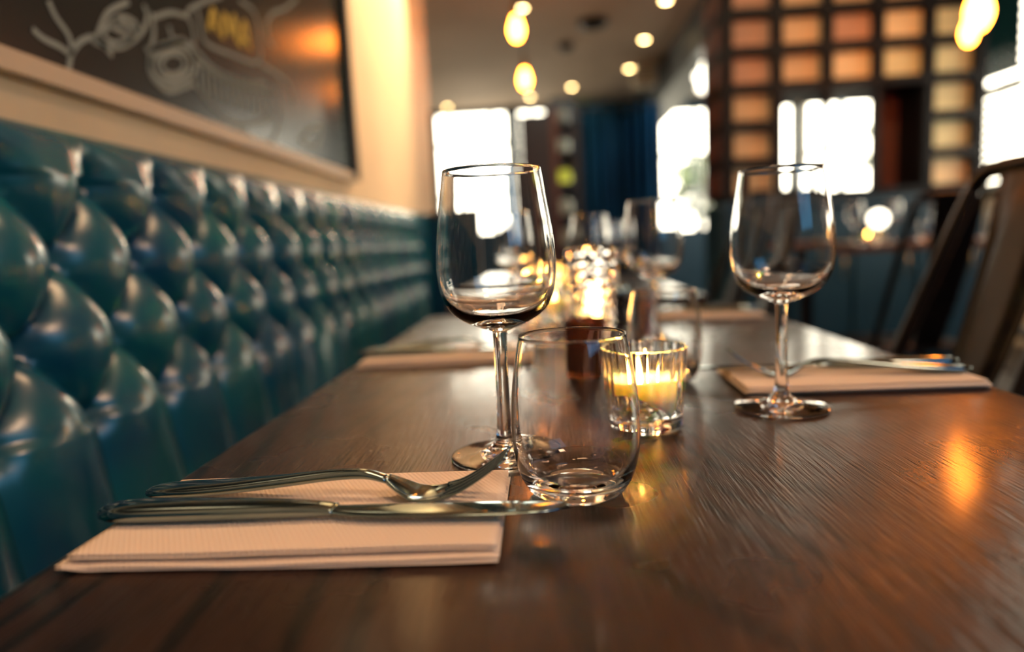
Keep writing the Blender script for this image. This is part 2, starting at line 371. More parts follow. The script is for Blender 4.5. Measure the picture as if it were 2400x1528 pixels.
# ------------------------------------------------------------------ ceiling lights and fittings
dl = thing('downlight', 'ceiling downlight directly behind the upper pendant bulb', 'ceiling light', (-.097, 5.503, CEIL), 0, 'ceiling downlights')
bm = bmesh.new(); lathe(bm, [(.0, -.006), (.034, -.006), (.036, -.002), (0, -.002)], 24); obj('lens', bm, M['downlight'], dl)
bm = bmesh.new(); lathe(bm, [(.037, -.001), (.037, -.010), (.052, -.008), (.054, -.001)], 24, closed=True); obj('trim_ring', bm, M['brass'], dl)
for (x, y), lb in zip([(1.006, 6.563), (.999, 7.609), (.408, 8.314), (-.097, 8.715), (-1.185, 9.032), (1.022, 5.548)],
    ['bright ceiling downlight right of centre, second from the top right', 'dimmer ceiling downlight below and left of the bright one, over the navy drape', 'ceiling downlight above the middle of the navy drape', 'ceiling downlight just below the lower pendant bulb', 'ceiling downlight at the top left corner of the bright back window', 'ceiling downlight cut by the top edge of the picture']):
    dup(dl, (x, y, CEIL), 0, lb)
def fitting(name, label, cat, loc, r, h, m):
    t = thing(name, label, cat, loc); bm = bmesh.new(); lathe(bm, [(0, -h), (r*.6, -h), (r*.9, -h*.7), (r, -.001), (0, -.001)], 32); obj('housing', bm, m, t)
    bm = bmesh.new(); lathe(bm, [(0, -h*1.15), (r*.35, -h*1.1), (r*.4, -h), (0, -h*.98)], 24); obj('grille', bm, M['black'], t)
fitting('ceiling_speaker', 'large dark round speaker on the ceiling between the downlights', 'speaker', (.49, 5.949, CEIL), .13, .05, M['gun'])
fitting('smoke_detector', 'small dark smoke detector on the ceiling, below left of the speaker', 'smoke detector', (.278, 6.579, CEIL), .075, .05, M['gun'])
t = thing('exit_lamp', 'small green indicator lamp on the top of the navy drape', 'lamp', (.574, 9.25, CEIL-.12))
obj('lamp_case', boxes([(-.05, .05, 0, .05, -.04, .05)], .006), M['black'], t); bm = bmesh.new(); bmesh.ops.create_uvsphere(bm, u_segments=16, v_segments=10, radius=.035); obj('lamp_lens', bm, M['green'], t)
t = thing('ventilation_box', 'pale square ventilation box hung from the ceiling right of the drape', 'ventilation box', (1.12, 7.4, CEIL))
obj('case', boxes([(-.11, .11, -.12, .12, -.26, -.001)], .01), M['cream'], t)
obj('grille', boxes([(-.09, .09, -.124, -.119, -.23+i*.04, -.215+i*.04) for i in range(5)]), M['gun'], t, smooth=False)

def pendant(loc, label, group, r=.034, s=1):
    t = thing('pendant_lamp', label, 'pendant lamp', loc, 0, group)
    bm = bmesh.new(); lathe(bm, smooth_prof([(0, -.075*s), (.016*s, -.070*s), (.030*s, -.045*s), (.034*s, -.015*s), (.024*s, .02*s), (.014*s, .045*s), (0, .047*s)], 4), 24); obj('bulb', bm, M['bulb'], t)
    bm = bmesh.new(); lathe(bm, [(0, .046), (.017, .046), (.019, .06), (.019, .10), (.010, .115), (0, .116)], 20); obj('socket', bm, M['brass'], t)
    bm = bmesh.new(); tube(bm, [(0, 0, .11), (0, 0, CEIL-loc[2]-.02)], .005, 8); obj('cord', bm, M['black'], t)
    bm = bmesh.new(); z = CEIL-loc[2]; lathe(bm, [(0, z-.001), (.05, z-.001), (.045, z-.025), (.01, z-.03), (0, z-.03)], 24); obj('canopy', bm, M['black'], t)
    return t
pendant((-.094, 3.6, TZ+1.255), 'upper glowing filament pendant above the near wine glass', 'pendant bulbs over the row of tables')
pendant((-.076, 4.4, TZ+1.19), 'lower glowing filament pendant above the near wine glass', 'pendant bulbs over the row of tables')
pendant((1.95, 3.2, TZ+1.094), 'glowing filament pendant at the top right corner', 'pendant bulbs by the shelf lattice', s=1.5)
pendant((2.06, 3.45, TZ+1.06), 'smaller glowing pendant just below the top right corner one', 'pendant bulbs by the shelf lattice')

def glow_globe(loc, label, pts):  # glowing globes made up for bright spots of unknown origin
    t = thing('glow_globe', label, 'lamp', loc, 0)
    bm = bmesh.new()
    for p in pts: bmesh.ops.create_uvsphere(bm, u_segments=20, v_segments=12, radius=.05, matrix=Matrix.Translation(p))
    obj('globe', bm, M['globe'], t)
    bm = bmesh.new(); tube(bm, [pts[0], (pts[0][0], pts[0][1], pts[0][2]+.1), (0, 0, CEIL-loc[2])], .008, 8)
    for p in pts[1:]: tube(bm, [p, pts[0]], .008, 8)
    obj('stem', bm, M['brass'], t)
glow_globe((1.414, 6.0, TZ+1.478), 'cluster of white glowing globes hanging left of the shelf lattice', [(.02, 0, .08), (-.03, 0, .0), (-.01, 0, -.08)])
glow_globe((1.501, 6.0, TZ+1.273), 'single white glowing globe below the cluster left of the lattice', [(0, 0, 0)])

# ------------------------------------------------------------------ dark partition and navy drape
t = thing('partition_panel', 'black freestanding panel left of the navy drape', 'partition', (0, 6.0, 0))
obj('panel', boxes([(-.165, .10, -.03, .03, 0, 2.0)], .006), M['dark'], t); obj('post', boxes([(.10, .155, -.04, .04, 0, 2.04)], .006), M['brown'], t); obj('post', boxes([(.30, .35, -.04, .04, 0, 2.05)], .006), M['dark'], t)
obj('cross_rail', boxes([(.155, .30, -.03, .03, z, z+.05) for z in (.6, 1.36, 1.78)]), M['dark'], t, smooth=False)
t = thing('drape', 'tall navy blue drape in soft folds in the middle of the room', 'curtain', (.69, 6.1, 0))
bm = bmesh.new(); g = []; nx, nz = 140, 12
for i in range(nx+1):
    col = []
    for j in range(nz+1):
        u = i/nx; x = -.33+.68*u; z = .02+2.02*j/nz+(.06*math.sin(PI*u)**.6 if j == nz else 0)
        y = .06*math.sin(u*2*PI*7.5+.6*math.sin(u*9))+.02*math.sin(u*2*PI*17)*(1-j/nz*.5)
        col.append(bm.verts.new((x, y, z)))
    g.append(col)
for i in range(nx):
    for j in range(nz): bm.faces.new((g[i][j], g[i+1][j], g[i+1][j+1], g[i][j+1]))
o = obj('cloth', bm, M['navy'], t); md = o.modifiers.new('thick', 'SOLIDIFY'); md.thickness = .006
obj('head_rail', boxes([(-.34, .36, .0, .09, 2.02, 2.06)], .01), M['dark'], t)
obj('end_post', boxes([(-.36, -.33, .0, .09, 0, 2.06), (.35, .38, 0, .09, 0, 2.06)]), M['dark'], t, smooth=False)

t = thing('display_stand', 'slim dark stand of jars glimpsed through the slit beside the navy drape', 'display stand', (.20, 6.28, 0))
obj('back_board', boxes([(-.10, .14, .10, .12, 0, 2.2)]), M['navy_paint'], t, smooth=False)
for z in (.85, 1.12, 1.38, 1.68, 1.93): obj('shelf', boxes([(-.10, .14, -.07, .10, z, z+.015)]), M['black'], t, smooth=False)
for z, c, lb in ((.865, 'jar_pale', 'pale jar on the lowest visible shelf of the slim stand'), (1.135, 'jar_pale', 'tall pale jar on the second shelf of the slim stand'), (1.395, 'jar_lime_glow', 'yellow-green glowing jar on the middle shelf of the slim stand'), (1.695, 'jar_pale', 'pale round jar above the yellow-green one on the slim stand'), (1.945, 'jar_grey', 'dim grey jar on the top shelf of the slim stand')):
    if c not in M: M[c] = {'jar_pale': mat(c, (.50, .55, .46), .3), 'jar_grey': mat(c, (.20, .22, .20), .3), 'jar_lime_glow': emit(c, (.62, .66, .06), .5)}[c]  # lime jar glows by itself in place of a yellow-green light blob
    j = thing('storage_jar', lb, 'jar', (.21, 6.27, z+.005), 0, 'jars on the slim stand')
    bm = bmesh.new(); lathe(bm, smooth_prof([(0, .0), (.045, .0), (.06, .02), (.062, .10), (.045, .14), (.03, .145), (0, .145)], 3), 24); obj('jar_body', bm, M[c], j)
    bm = bmesh.new(); lathe(bm, [(0, .1445), (.034, .1445), (.034, .165), (.01, .17), (0, .17)], 20); obj('lid', bm, M['gun'], j)

# ------------------------------------------------------------------ shelf lattice on its dark base
sh = thing('shelf_lattice', 'tall black shelving lattice filled with pale wooden panels', 'shelving', (1.13, 4.2, 0))
CW, CH = .290, .2135; nC = 5; x0 = .0; zt = [TZ+1.316-.155+.03+CH*k for k in range(-4, 4)]
colx = [x0+CW*i for i in range(nC+1)]; zb0 = TZ+1.316-.1067-4*CH; rowz = [zb0+CH*j for j in range(9) if zb0+CH*j < CEIL-.01]+[CEIL]
fr = .026; bl = []
def opened(i, j): return (1 <= i <= 3) and j <= 2 and not (i == 3 and j == 2 and False)
for i, x in enumerate(colx):
    for j in range(len(rowz)-1):
        l, r_ = opened(i-1, j), opened(i, j)
        if l and r_: continue
        bl.append((x-fr, x+fr, -.02, .50, rowz[j], rowz[j+1]))
for j, z in enumerate(rowz[:-1]):
    for i in range(nC):
        if opened(i, j) and (j > 0 and opened(i, j-1)): continue
        bl.append((colx[i]+fr, colx[i+1]-fr, -.02, .50, z-fr, z+fr))
bl.append((colx[2]-.018, colx[2]+.018, .0, .06, rowz[0], rowz[3])); bl.append((colx[3]-.018, colx[3]+.018, 0, .06, rowz[0], rowz[3]))
obj('frame', boxes(bl), M['black'], sh, smooth=False)
rnd = random.Random(4)
kinds = [[0, 0, 0, 0, 0], [0, 0, 0, 0, 3], [0, 0, 0, 0, 3], [2, 1, 0, 3, 3], [2, 1, 2, 0, 3], [2, 1, 1, 1, 0], [2, 1, 1, 1, 0], [2, 1, 1, 1, 0]]
for i in range(nC):
    for j in range(len(rowz)-1):
        if opened(i, j): continue
        m = M['panels'][kinds[min(j, 7)][i] if j < 8 else 1]
        if i == 0 and j < 3: m = M['panels'][1]
        bm = bmesh.new(); box(bm, colx[i]+fr, colx[i+1]-fr, .05, .066, rowz[j]+fr, rowz[j+1]-fr, .003)
        for q in range(1, 4): box(bm, colx[i]+fr+.004, colx[i+1]-fr-.004, .044, .05, rowz[j]+fr+(CH-2*fr)*q/4-.003, rowz[j]+fr+(CH-2*fr)*q/4+.003)
        obj('panel', bm, m, sh, smooth=False)
for j in range(len(rowz)-1):                                # panels of the lattice's left flank
    for q in range(2):
        if True: obj('side_panel', boxes([(-fr-.012, -fr, .04+q*.23, .22+q*.23, rowz[j]+.035, rowz[j+1]-.035)], .003), M['brown'], sh, smooth=False)
obj('brown_board', boxes([(colx[3]+.10, colx[4]-fr, .30, .32, rowz[0], rowz[3]-fr)]), M['brown'], sh, smooth=False)
t = thing('bar_cabinet', 'long dark blue bar cabinet under the shelf lattice', 'cabinet', (1.13, 4.2, 0))
obj('carcass', boxes([(-.03, 1.50, .0, .50, 0, rowz[0]-.07)], .006), M['navy_paint'], t)
obj('countertop', boxes([(-.05, 1.52, -.05, .52, rowz[0]-.07, rowz[0]-.027)], .008), M['navy_paint'], t)
for q in range(4):
    dd = obj('door', boxes([(.0+q*.37, .34+q*.37, -.02, .0, .10, rowz[0]-.10)], .004), M['navy_paint'], t)
    bm = bmesh.new(); tube(bm, [(.30+q*.37, -.02, .6), (.30+q*.37, -.045, .61), (.30+q*.37, -.045, .72), (.30+q*.37, -.02, .73)], .005, 8); obj('handle', bm, M['brass'], dd)

# ------------------------------------------------------------------ tables
def dining_table(x0, x1, y0, y1, label, group=None):
    t = thing('dining_table', label, 'table', ((x0+x1)/2, (y0+y1)/2, 0), 0, group); hx, hy = (x1-x0)/2, (y1-y0)/2
    obj('tabletop', boxes([(-hx, hx, -hy, hy, TZ-.032, TZ)], .0035), M['wood'], t)
    obj('apron', boxes([(-hx+.06, hx-.06, -hy+.08, hy-.08, TZ-.07, TZ-.032)]), M['gun'], t, smooth=False)
    for s in (-1, 1):
        bm = bmesh.new(); box(bm, -.03, .03, s*(hy-.28)-.03, s*(hy-.28)+.03, .02, TZ-.07, .004); obj('pedestal', bm, M['gun'], t, smooth=False)
        bm = bmesh.new(); box(bm, -.24, .24, s*(hy-.28)-.04, s*(hy-.28)+.04, 0, .02, .004); box(bm, -.04, .04, s*(hy-.28)-.20, s*(hy-.28)+.20, 0, .019, .004); obj('foot', bm, M['gun'], t, smooth=False)
    return t
dining_table(-.2585, .405, -.18, 1.46, 'long dark brown wooden table in the foreground with a strong grain')
dining_table(-.2585, .405, 1.72, 3.0, 'second dark wooden table behind the foreground one, with candles on it')

# ------------------------------------------------------------------ banquette
BY0, BY1 = -.35, 3.02
bq = thing('banquette', 'long teal leather banquette with a deep button-tufted back along the left wall', 'banquette', (-.60, 0, 0))
SY, SZ = .145, .0915; YB, Z1 = .805, TZ+.250; Z4 = Z1-3*SZ; TOP = TZ+.308
def lean(z): return .030+.045*max(0, min(1, (Z1-z)/.45))           # the back leans: further out at the bottom
def puff(y, z):
    u = (y-YB)/SY; v = (Z1-z)/SZ                        # v = 0 at the top row, 3 at the bottom row
    vv = min(max(v, 0), 3)
    a, b = u+vv/2, u-vv/2
    d = abs(math.sin(PI*a))*abs(math.sin(PI*b))
    h = d**.50
    if v < 0:
        p = abs(math.sin(PI*u))**.55; t = min(1, -v/.58); h = p*(1-t)+.62*t; 
    if v > 3:
        p = abs(math.sin(PI*(u+1.5)))**.50; t = min(1, (v-3)/1.5); h = p*(1-.45*t)+.42*t
    # buttons pull deep round pits
    pit = 0
    for r in (0, 1, 2, 3):
        du = (u-(r % 2)*.5); du -= round(du); q = (du*SY)**2+((v-r)*SZ)**2
        pit += math.exp(-q/(.0145**2))
    wr = .0016*noise.noise(Vector((y*38, z*16, 0)))+.004*noise.noise(Vector((y*9, z*8, 3)))
    x = lean(z)+.050*h-.020*pit+wr
    # top roll and lower edge
    if z > TOP-.030: t = (z-(TOP-.030))/.030; x -= (x-.012)*(1-math.sqrt(max(0, 1-t*t)))*.75
    return x
bm = bmesh.new(); ys = []; y = BY0
while y < BY1-.13: ys.append(y); y += .0052 if y < 1.6 else .008
NZ = 130; zs = [.43+(TOP-.43)*(1-(1-j/NZ)**1.15) for j in range(NZ+1)]
g = [[bm.verts.new((puff(y, z), y, z)) for z in zs] for y in ys]
for i in range(len(ys)-1):
    for j in range(NZ): bm.faces.new((g[i][j], g[i+1][j], g[i+1][j+1], g[i][j+1]))
bk = [[bm.verts.new((.002, y, z)) for z in (zs[0], TOP)] for y in (ys[0], ys[-1])]
bm.faces.new([g[i][NZ] for i in range(len(ys))]+[bk[1][1], bk[0][1]]); bm.faces.new([g[i][0] for i in range(len(ys))][::-1]+[bk[0][0], bk[1][0]])
bm.faces.new([v for v in g[0]]+[bk[0][1], bk[0][0]]); bm.faces.new([v for v in g[-1]][::-1]+[bk[1][0], bk[1][1]]); bm.faces.new((bk[0][0], bk[0][1], bk[1][1], bk[1][0]))
back = obj('backrest', bm, M['leather'], bq)
sharp(back, 1.2)
b0 = None
for r in range(4):
    yy = YB+(r % 2)*.5*SY-round(1.0/SY)*SY
    while yy < BY1-.16:
        if yy > .42:
            z = Z1-r*SZ; x = puff(yy, z)
            if b0 is None:
                bm = bmesh.new(); bmesh.ops.create_uvsphere(bm, u_segments=14, v_segments=8, radius=.0095)
                for v in bm.verts: v.co.x *= .5
                b0 = obj('button', bm, M['leather'], bq, loc=(x+.0015, yy, z))
            else:
                b = b0.copy(); COL.objects.link(b); b.parent = bq; b.location = (x+.0015, yy, z)
        yy += SY
bm = bmesh.new()
for q in range(3):
    box(bm, .02, .47, BY0+q*1.12+.002, BY0+(q+1)*1.12-.002, .33, .462, .03, 4)
obj('seat_cushion', bm, M['leather'], bq)
obj('plinth', boxes([(.005, .42, BY0, BY1, 0, .33)]), M['dark'], bq, smooth=False)
bm = bmesh.new(); tube(bm, [(.020, BY0, TOP-.002), (.020, BY1-.13, TOP-.002)], .006, 10); obj('piping', bm, M['leather'], bq)
obj('end_panel', boxes([(.002, .085, BY1-.132, BY1, .43, TOP-.004)], .010), M['leather'], bq)
# the wing beyond the banquette's end
t = thing('wing_screen', 'dark teal upholstered end screen at the far end of the banquette', 'screen', (-.60, 3.05, 0))
obj('panel', boxes([(.002, .30, .0, .06, 0, TOP-.02)], .012), M['navy'], t); obj('cap', boxes([(.002, .305, -.004, .064, TOP-.02, TOP-.002)], .004), M['dark'], t)

# ------------------------------------------------------------------ chalkboard on the left wall
cb = thing('chalkboard', 'large dark chalkboard with a white chalk drawing, hung above the banquette', 'chalkboard', (-.60, 0, 0))
BX0, BX1, BZ0, BZ1 = .10, 2.115, TZ+.392, 2.35
obj('board_face', boxes([(.001, .012, BX0, BX1, BZ0, BZ1)]), M['board'], cb, smooth=False)
obj('frame', boxes([(.001, .030, BX1, BX1+.035, BZ0-.02, BZ1+.03), (.001, .030, BX0-.035, BX0, BZ0-.02, BZ1+.03), (.001, .030, BX0, BX1, BZ1, BZ1+.03)], .002), M['black'], cb, smooth=False)
lg = obj('chalk_ledge', boxes([(.001, .022, BX0, BX1, BZ0-.026, BZ0)], .002), M['ledge'], cb, smooth=False); lg['label'] = 'beige ledge along the lower edge'
CHALK_WHITE = [[(0.799,1.177),(0.815,1.171),(0.843,1.169),(0.861,1.164)],
[(0.864,1.166),(0.862,1.187),(0.842,1.204),(0.832,1.220)],
[(0.861,1.164),(0.876,1.181),(0.895,1.194),(0.917,1.200),(0.948,1.186)],
[(0.861,1.164),(0.853,1.142)],
[(0.908,1.195),(0.939,1.196),(0.979,1.208),(1.027,1.241),(1.048,1.270),(1.041,1.285)],
[(0.932,1.211),(0.957,1.235),(0.987,1.250),(1.017,1.248),(0.991,1.219),(0.951,1.205),(0.932,1.211)],
[(0.917,1.200),(0.948,1.243),(1.002,1.276)],
[(0.949,1.227),(1.002,1.225)],
[(0.961,1.239),(1.021,1.240)],
[(1.062,1.280),(1.061,1.248),(1.046,1.219),(1.038,1.186),(1.060,1.172),(1.089,1.168),(1.135,1.185),(1.166,1.198)],
[(1.033,1.217),(1.082,1.235),(1.151,1.263),(1.195,1.259),(1.250,1.244),(1.354,1.246),(1.483,1.270)],
[(1.176,1.247),(1.248,1.235),(1.352,1.233),(1.528,1.262)],
[(1.169,1.199),(1.221,1.178),(1.282,1.157),(1.376,1.166),(1.504,1.202)],
[(1.533,1.287),(1.563,1.256),(1.551,1.207),(1.493,1.151),(1.410,1.139),(1.334,1.152)],
[(1.208,1.334),(1.217,1.309),(1.230,1.283),(1.327,1.289),(1.456,1.307),(1.477,1.362),(1.462,1.409),(1.390,1.410)],
[(1.185,1.256),(1.188,1.293),(1.173,1.316),(1.225,1.349),(1.314,1.392)],
[(1.469,1.307),(1.562,1.307),(1.624,1.298),(1.655,1.255)],
[(1.526,1.410),(1.569,1.444),(1.648,1.479),(1.736,1.533)],
[(1.526,1.410),(1.525,1.376),(1.551,1.365)],
[(1.067,1.275),(1.119,1.299),(1.171,1.309)],
[(1.108,1.275),(1.118,1.258),(1.152,1.267)],
[(1.665,1.176),(1.790,1.178),(1.845,1.236),(1.768,1.223),(1.665,1.176)],
[(1.197,1.238),(1.192,1.185)],
[(1.218,1.241),(1.213,1.186)],
[(1.240,1.243),(1.235,1.187)],
[(1.263,1.245),(1.258,1.188)],
[(1.287,1.248),(1.281,1.189)],
[(1.312,1.250),(1.306,1.190)],
[(1.338,1.253),(1.331,1.190)],
[(1.364,1.255),(1.358,1.191)],
[(1.392,1.258),(1.385,1.193)],
[(1.421,1.261),(1.414,1.194)],
[(1.451,1.264),(1.444,1.195)],
[(1.482,1.267),(1.475,1.196)],
[(1.515,1.271),(1.508,1.197)],
[(1.186,1.236),(1.177,1.220),(1.157,1.204),(1.131,1.190),(1.102,1.181),(1.076,1.178),(1.056,1.180),(1.044,1.188),(1.041,1.199),(1.049,1.213),(1.065,1.228),(1.088,1.241),(1.116,1.251),(1.144,1.257),(1.168,1.256),(1.183,1.248),(1.186,1.236)],
[(1.165,1.230),(1.159,1.219),(1.144,1.207),(1.125,1.197),(1.104,1.190),(1.084,1.188),(1.069,1.189),(1.060,1.195),(1.058,1.203),(1.064,1.214),(1.076,1.225),(1.094,1.235),(1.114,1.242),(1.135,1.246),(1.152,1.245),(1.163,1.240),(1.165,1.230)],
[(1.145,1.225),(1.141,1.218),(1.132,1.210),(1.119,1.204),(1.106,1.199),(1.093,1.197),(1.083,1.198),(1.077,1.202),(1.075,1.208),(1.079,1.214),(1.087,1.222),(1.099,1.228),(1.112,1.233),(1.126,1.235),(1.137,1.235),(1.143,1.231),(1.145,1.225)]]
CHALK_YELLOW = [[(1.245,1.310),(1.273,1.354),(1.284,1.314)],
[(1.254,1.324),(1.284,1.329)],
[(1.297,1.310),(1.318,1.361),(1.336,1.329),(1.359,1.371),(1.363,1.321)],
[(1.373,1.316),(1.406,1.374),(1.420,1.322)],
[(1.385,1.335),(1.418,1.340)]]

def ribbons(lines, w, x=.0125, jit=.0):
    bm = bmesh.new()
    for ln in lines:
        P = smooth_prof(ln, 4) if len(ln) > 2 else ln
        pr = None
        for i, p in enumerate(P):
            q = P[min(i+1, len(P)-1)]; o_ = P[max(i-1, 0)]; d = Vector((q[0]-o_[0], q[1]-o_[1]));
            if d.length < 1e-6: continue
            d.normalize(); nx_, nz_ = -d.y*w/2, d.x*w/2
            c = (bm.verts.new((x, p[0]+nx_, p[1]+nz_)), bm.verts.new((x, p[0]-nx_, p[1]-nz_)), bm.verts.new((x+.0006, p[0]-nx_, p[1]-nz_)), bm.verts.new((x+.0006, p[0]+nx_, p[1]+nz_)))
            if pr:
                for k in range(4): bm.faces.new((pr[k], pr[(k+1) % 4], c[(k+1) % 4], c[k]))
            pr = c
    return bm
SC = 1.0
obj('chalk_drawing', ribbons(CHALK_WHITE, .008), M['chalk'], cb, smooth=False)
y_ = obj('chalk_lettering', ribbons(CHALK_YELLOW, .011), M['chalk_yellow'], cb, smooth=False); y_['label'] = 'yellow chalk strokes in the drawn sign'

# ------------------------------------------------------------------ glassware
def wine_glass(loc, label, group='wine glasses on the foreground table'):
    t = thing('wine_glass', label, 'wine glass', loc, 0, group)
    outer = smooth_prof([(.0052, .0905), (.0085, .0915), (.0215, .0968), (.0325, .1045), (.0388, .1160), (.0412, .1300), (.0410, .1440), (.0392, .1620), (.0365, .1800), (.0334, .2005)], 6)
    inner = smooth_prof([(.0326, .2006), (.0356, .1800), (.0382, .1620), (.0399, .1440), (.0400, .1300), (.0374, .1170), (.0305, .1068), (.0195, .1008), (.0085, .0990), (0, .0988)], 6)
    bm = bmesh.new()
    base = smooth_prof([(0, .0012), (.010, .0010), (.034, .0004), (.0378, .0003), (.0388, .0013), (.0375, .0024), (.028, .0038), (.016, .0062), (.0085, .0105), (.0058, .0175), (.0050, .030), (.0046, .055), (.0047, .080), (.0052, .0905)], 5)
    lathe(bm, base+outer[1:]+[(.0332, .2010), (.0328, .2010)]+inner, 96)
    obj('glass_body', bm, M['glass'], t); return t
def tumbler(loc, label, group='stemless tumblers on the foreground table'):
    t = thing('water_tumbler', label, 'tumbler', loc, 0, group)
    outer = smooth_prof([(0, .0016), (.012, .0012), (.0205, .0002), (.0235, .0005), (.0295, .0050), (.0345, .0145), (.0374, .0280), (.0382, .0420), (.0373, .0590), (.0350, .0770), (.0315, .0960)], 6)
    inner = smooth_prof([(.0306, .0961), (.0341, .0770), (.0363, .0590), (.0371, .0420), (.0362, .0290), (.0330, .0180), (.0270, .0112), (.0190, .0088), (.010, .0082), (0, .0080)], 6)
    bm = bmesh.new(); lathe(bm, outer+[(.0313, .0965), (.0308, .0965)]+inner, 96); obj('glass_body', bm, M['glass'], t); return t
G1 = wine_glass((-.0335, .466, TZ), 'sharp empty wine glass in front, its base just behind the near napkin')
dup(G1, (.197, .574, TZ), 0, 'empty wine glass at the right, in front of the right-hand napkin')
dup(G1, (.153, .964, TZ), 0, 'blurred wine glass standing behind the second tumbler')
dup(G1, (.094, 1.385, TZ), 0, 'most distant wine glass at the far end of the foreground table, behind the candles')
dup(G1, (-.045, 1.16, TZ), 0, 'blurred wine glass behind the far left napkin, seen through the near wine glass')
T1 = tumbler((.0140, .392, TZ), 'sharp empty stemless tumbler nearest the camera, beside the knife tip')
dup(T1, (.121, .700, TZ), 0, 'blurred stemless tumbler behind the ribbed votive candle')
dup(T1, (-.010, .985, TZ), 0, 'blurred stemless tumbler by the far left napkin, seen through the nearest one')

# ------------------------------------------------------------------ candles
def votive(loc, label, group, big=True, flame='flame', s=1.0, wax_h=.026):
    t = thing('votive_candle', label, 'candle', loc, .2, group)
    NR = 22
    def rib(a, z, i): 
        k = max(0, min(1, (z-.018)/.012)); return 1+k*.045*(abs(math.cos(a*NR/2))-.6)
    outer = [(0, .0008), (.024, .0004), (.0268, .0010), (.0280, .0040), (.0283, .010), (.0290, .020), (.0300, .034), (.0312, .050), (.0322, .062), (.0325, .0645)]
    inner = [(.0318, .0655), (.0309, .0650), (.0303, .058), (.0294, .046), (.0285, .034), (.0277, .022), (.0268, .0135), (.0250, .0115), (0, .0112)]
    def rib2(a, z, i):
        return rib(a, z, i)
    bm = bmesh.new(); lathe(bm, smooth_prof(outer, 3)+smooth_prof(inner, 3), 220 if big else 66, mod=(lambda a, z, i: rib(a, z, i) if i < 28 else 1-.012*max(0, min(1, (z-.018)/.012))) if big else None); obj('holder', bm, M['glass'], t)
    # the wax: a melted disc with a wavy lower edge and a drip down one side
    bm = bmesh.new(); seg = 72; R = .0272; rings = []
    def low(a): return wax_h+.0040*math.sin(a*2+1.0)+.002*math.sin(a*5)-.012*math.exp(-((a-5.15)/.20)**2)
    zt = wax_h+.0145
    for kind in range(7):
        ring = []
        for k in range(seg):
            a = 2*PI*k/seg
            if kind == 0: p = (.016, low(a)*.4+.6*wax_h+.001)
            if kind == 1: p = (R-.002, low(a)+.0004)
            if kind == 2: p = (R-.0004+(low(a)-.03)*.03, low(a)+.002)
            if kind == 3: p = (R+.0006, zt-.002+.0012*math.sin(a*3))
            if kind == 4: p = (R-.0008, zt+.0012*math.sin(a*3))
            if kind == 5: p = (R-.0032, zt-.003)
            if kind == 6: p = (R-.006, wax_h+.0050)
            ring.append(bm.verts.new((p[0]*math.cos(a), p[0]*math.sin(a), p[1])))
        rings.append(ring)
    for i in range(6):
        for k in range(seg): k2 = (k+1) % seg; bm.faces.new((rings[i][k], rings[i][k2], rings[i+1][k2], rings[i+1][k]))
    bm.faces.new(rings[0][::-1]); bm.faces.new(rings[-1]); obj('wax', bm, M['wax'], t); zt = wax_h+.0055
    bm = bmesh.new(); tube(bm, [(0, 0, zt-.005), (.0004, 0, zt+.001), (.001, 0, zt+.0045)], .0007, 8); obj('wick', bm, M['wick'], t)
    bm = bmesh.new(); z0 = zt+.001; lathe(bm, smooth_prof([(0, z0), (.0026, z0+.002), (.0040, z0+.006), (.0034, z0+.012), (.0014, z0+.021), (0, z0+.025)], 4), 20); obj('flame', bm, M[flame], t)
    return t
votive((.076, .530, TZ), 'ribbed glass votive candle burning between the two front glasses', 'votive candles')
V2 = votive((.020, 1.30, TZ), 'small blurred votive at the far end of the foreground table', 'votive candles', False, 'flame_far')
dup(V2, (.030, 1.90, TZ), 0, 'blurred votive on the second table, nearest its front edge')
dup(V2, (-.020, 2.15, TZ), 0, 'blurred votive on the second table, left of the others')
dup(V2, (.105, 2.05, TZ), 0, 'blurred votive on the second table, right of the others')
dup(V2, (-.035, 1.80, TZ), 0, 'blurred votive on the near left of the second table', scale=(1.2, 1.2, 1.2))
dup(V2, (.075, 1.84, TZ), 0, 'blurred votive at the near right of the second table', scale=(1.2, 1.2, 1.2))
dup(V2, (.05, 2.55, TZ), 0, 'blurred votive toward the far end of the second table')

t = thing('cut_glass_candle_holder', 'tall cut-glass candle holder full of golden sparkles behind the amber cup', 'candle', (.062, .905, TZ), 0)
NF = 12
bm = bmesh.new(); outer = []; 
for i in range(10): outer += [(.0262+.0007*i, .006+i*.0135), (.0284+.0007*i, .0128+i*.0135)]
lathe(bm, [(0, .0005), (.024, .0005), (.026, .003)]+outer+[(.0335, .1400), (.0318, .1405)]+[(.0300, .13), (.0245, .02), (.022, .014), (0, .013)], NF*2, mod=lambda a, z, i: 1-.05*(int(round(a/(PI/NF)))+i) % 2*.0 - .045*((int(round(a/(PI/NF)))+i) % 2))
obj('cut_glass', bm, M['glass'], t, smooth=False)
bm = bmesh.new(); lathe(bm, [(0, .0135), (.0195, .0135), (.0205, .016), (.0205, .046), (.0185, .049), (0, .047)], 40); obj('wax', bm, M['wax'], t)
bm = bmesh.new(); tube(bm, [(0, 0, .046), (0, 0, .053)], .0010, 8); obj('wick', bm, M['wick'], t)
bm = bmesh.new(); lathe(bm, smooth_prof([(0, .051), (.0036, .054), (.0056, .062), (.0046, .075), (.002, .090), (0, .096)], 4), 20); obj('flame', bm, M['flame_far'], t)

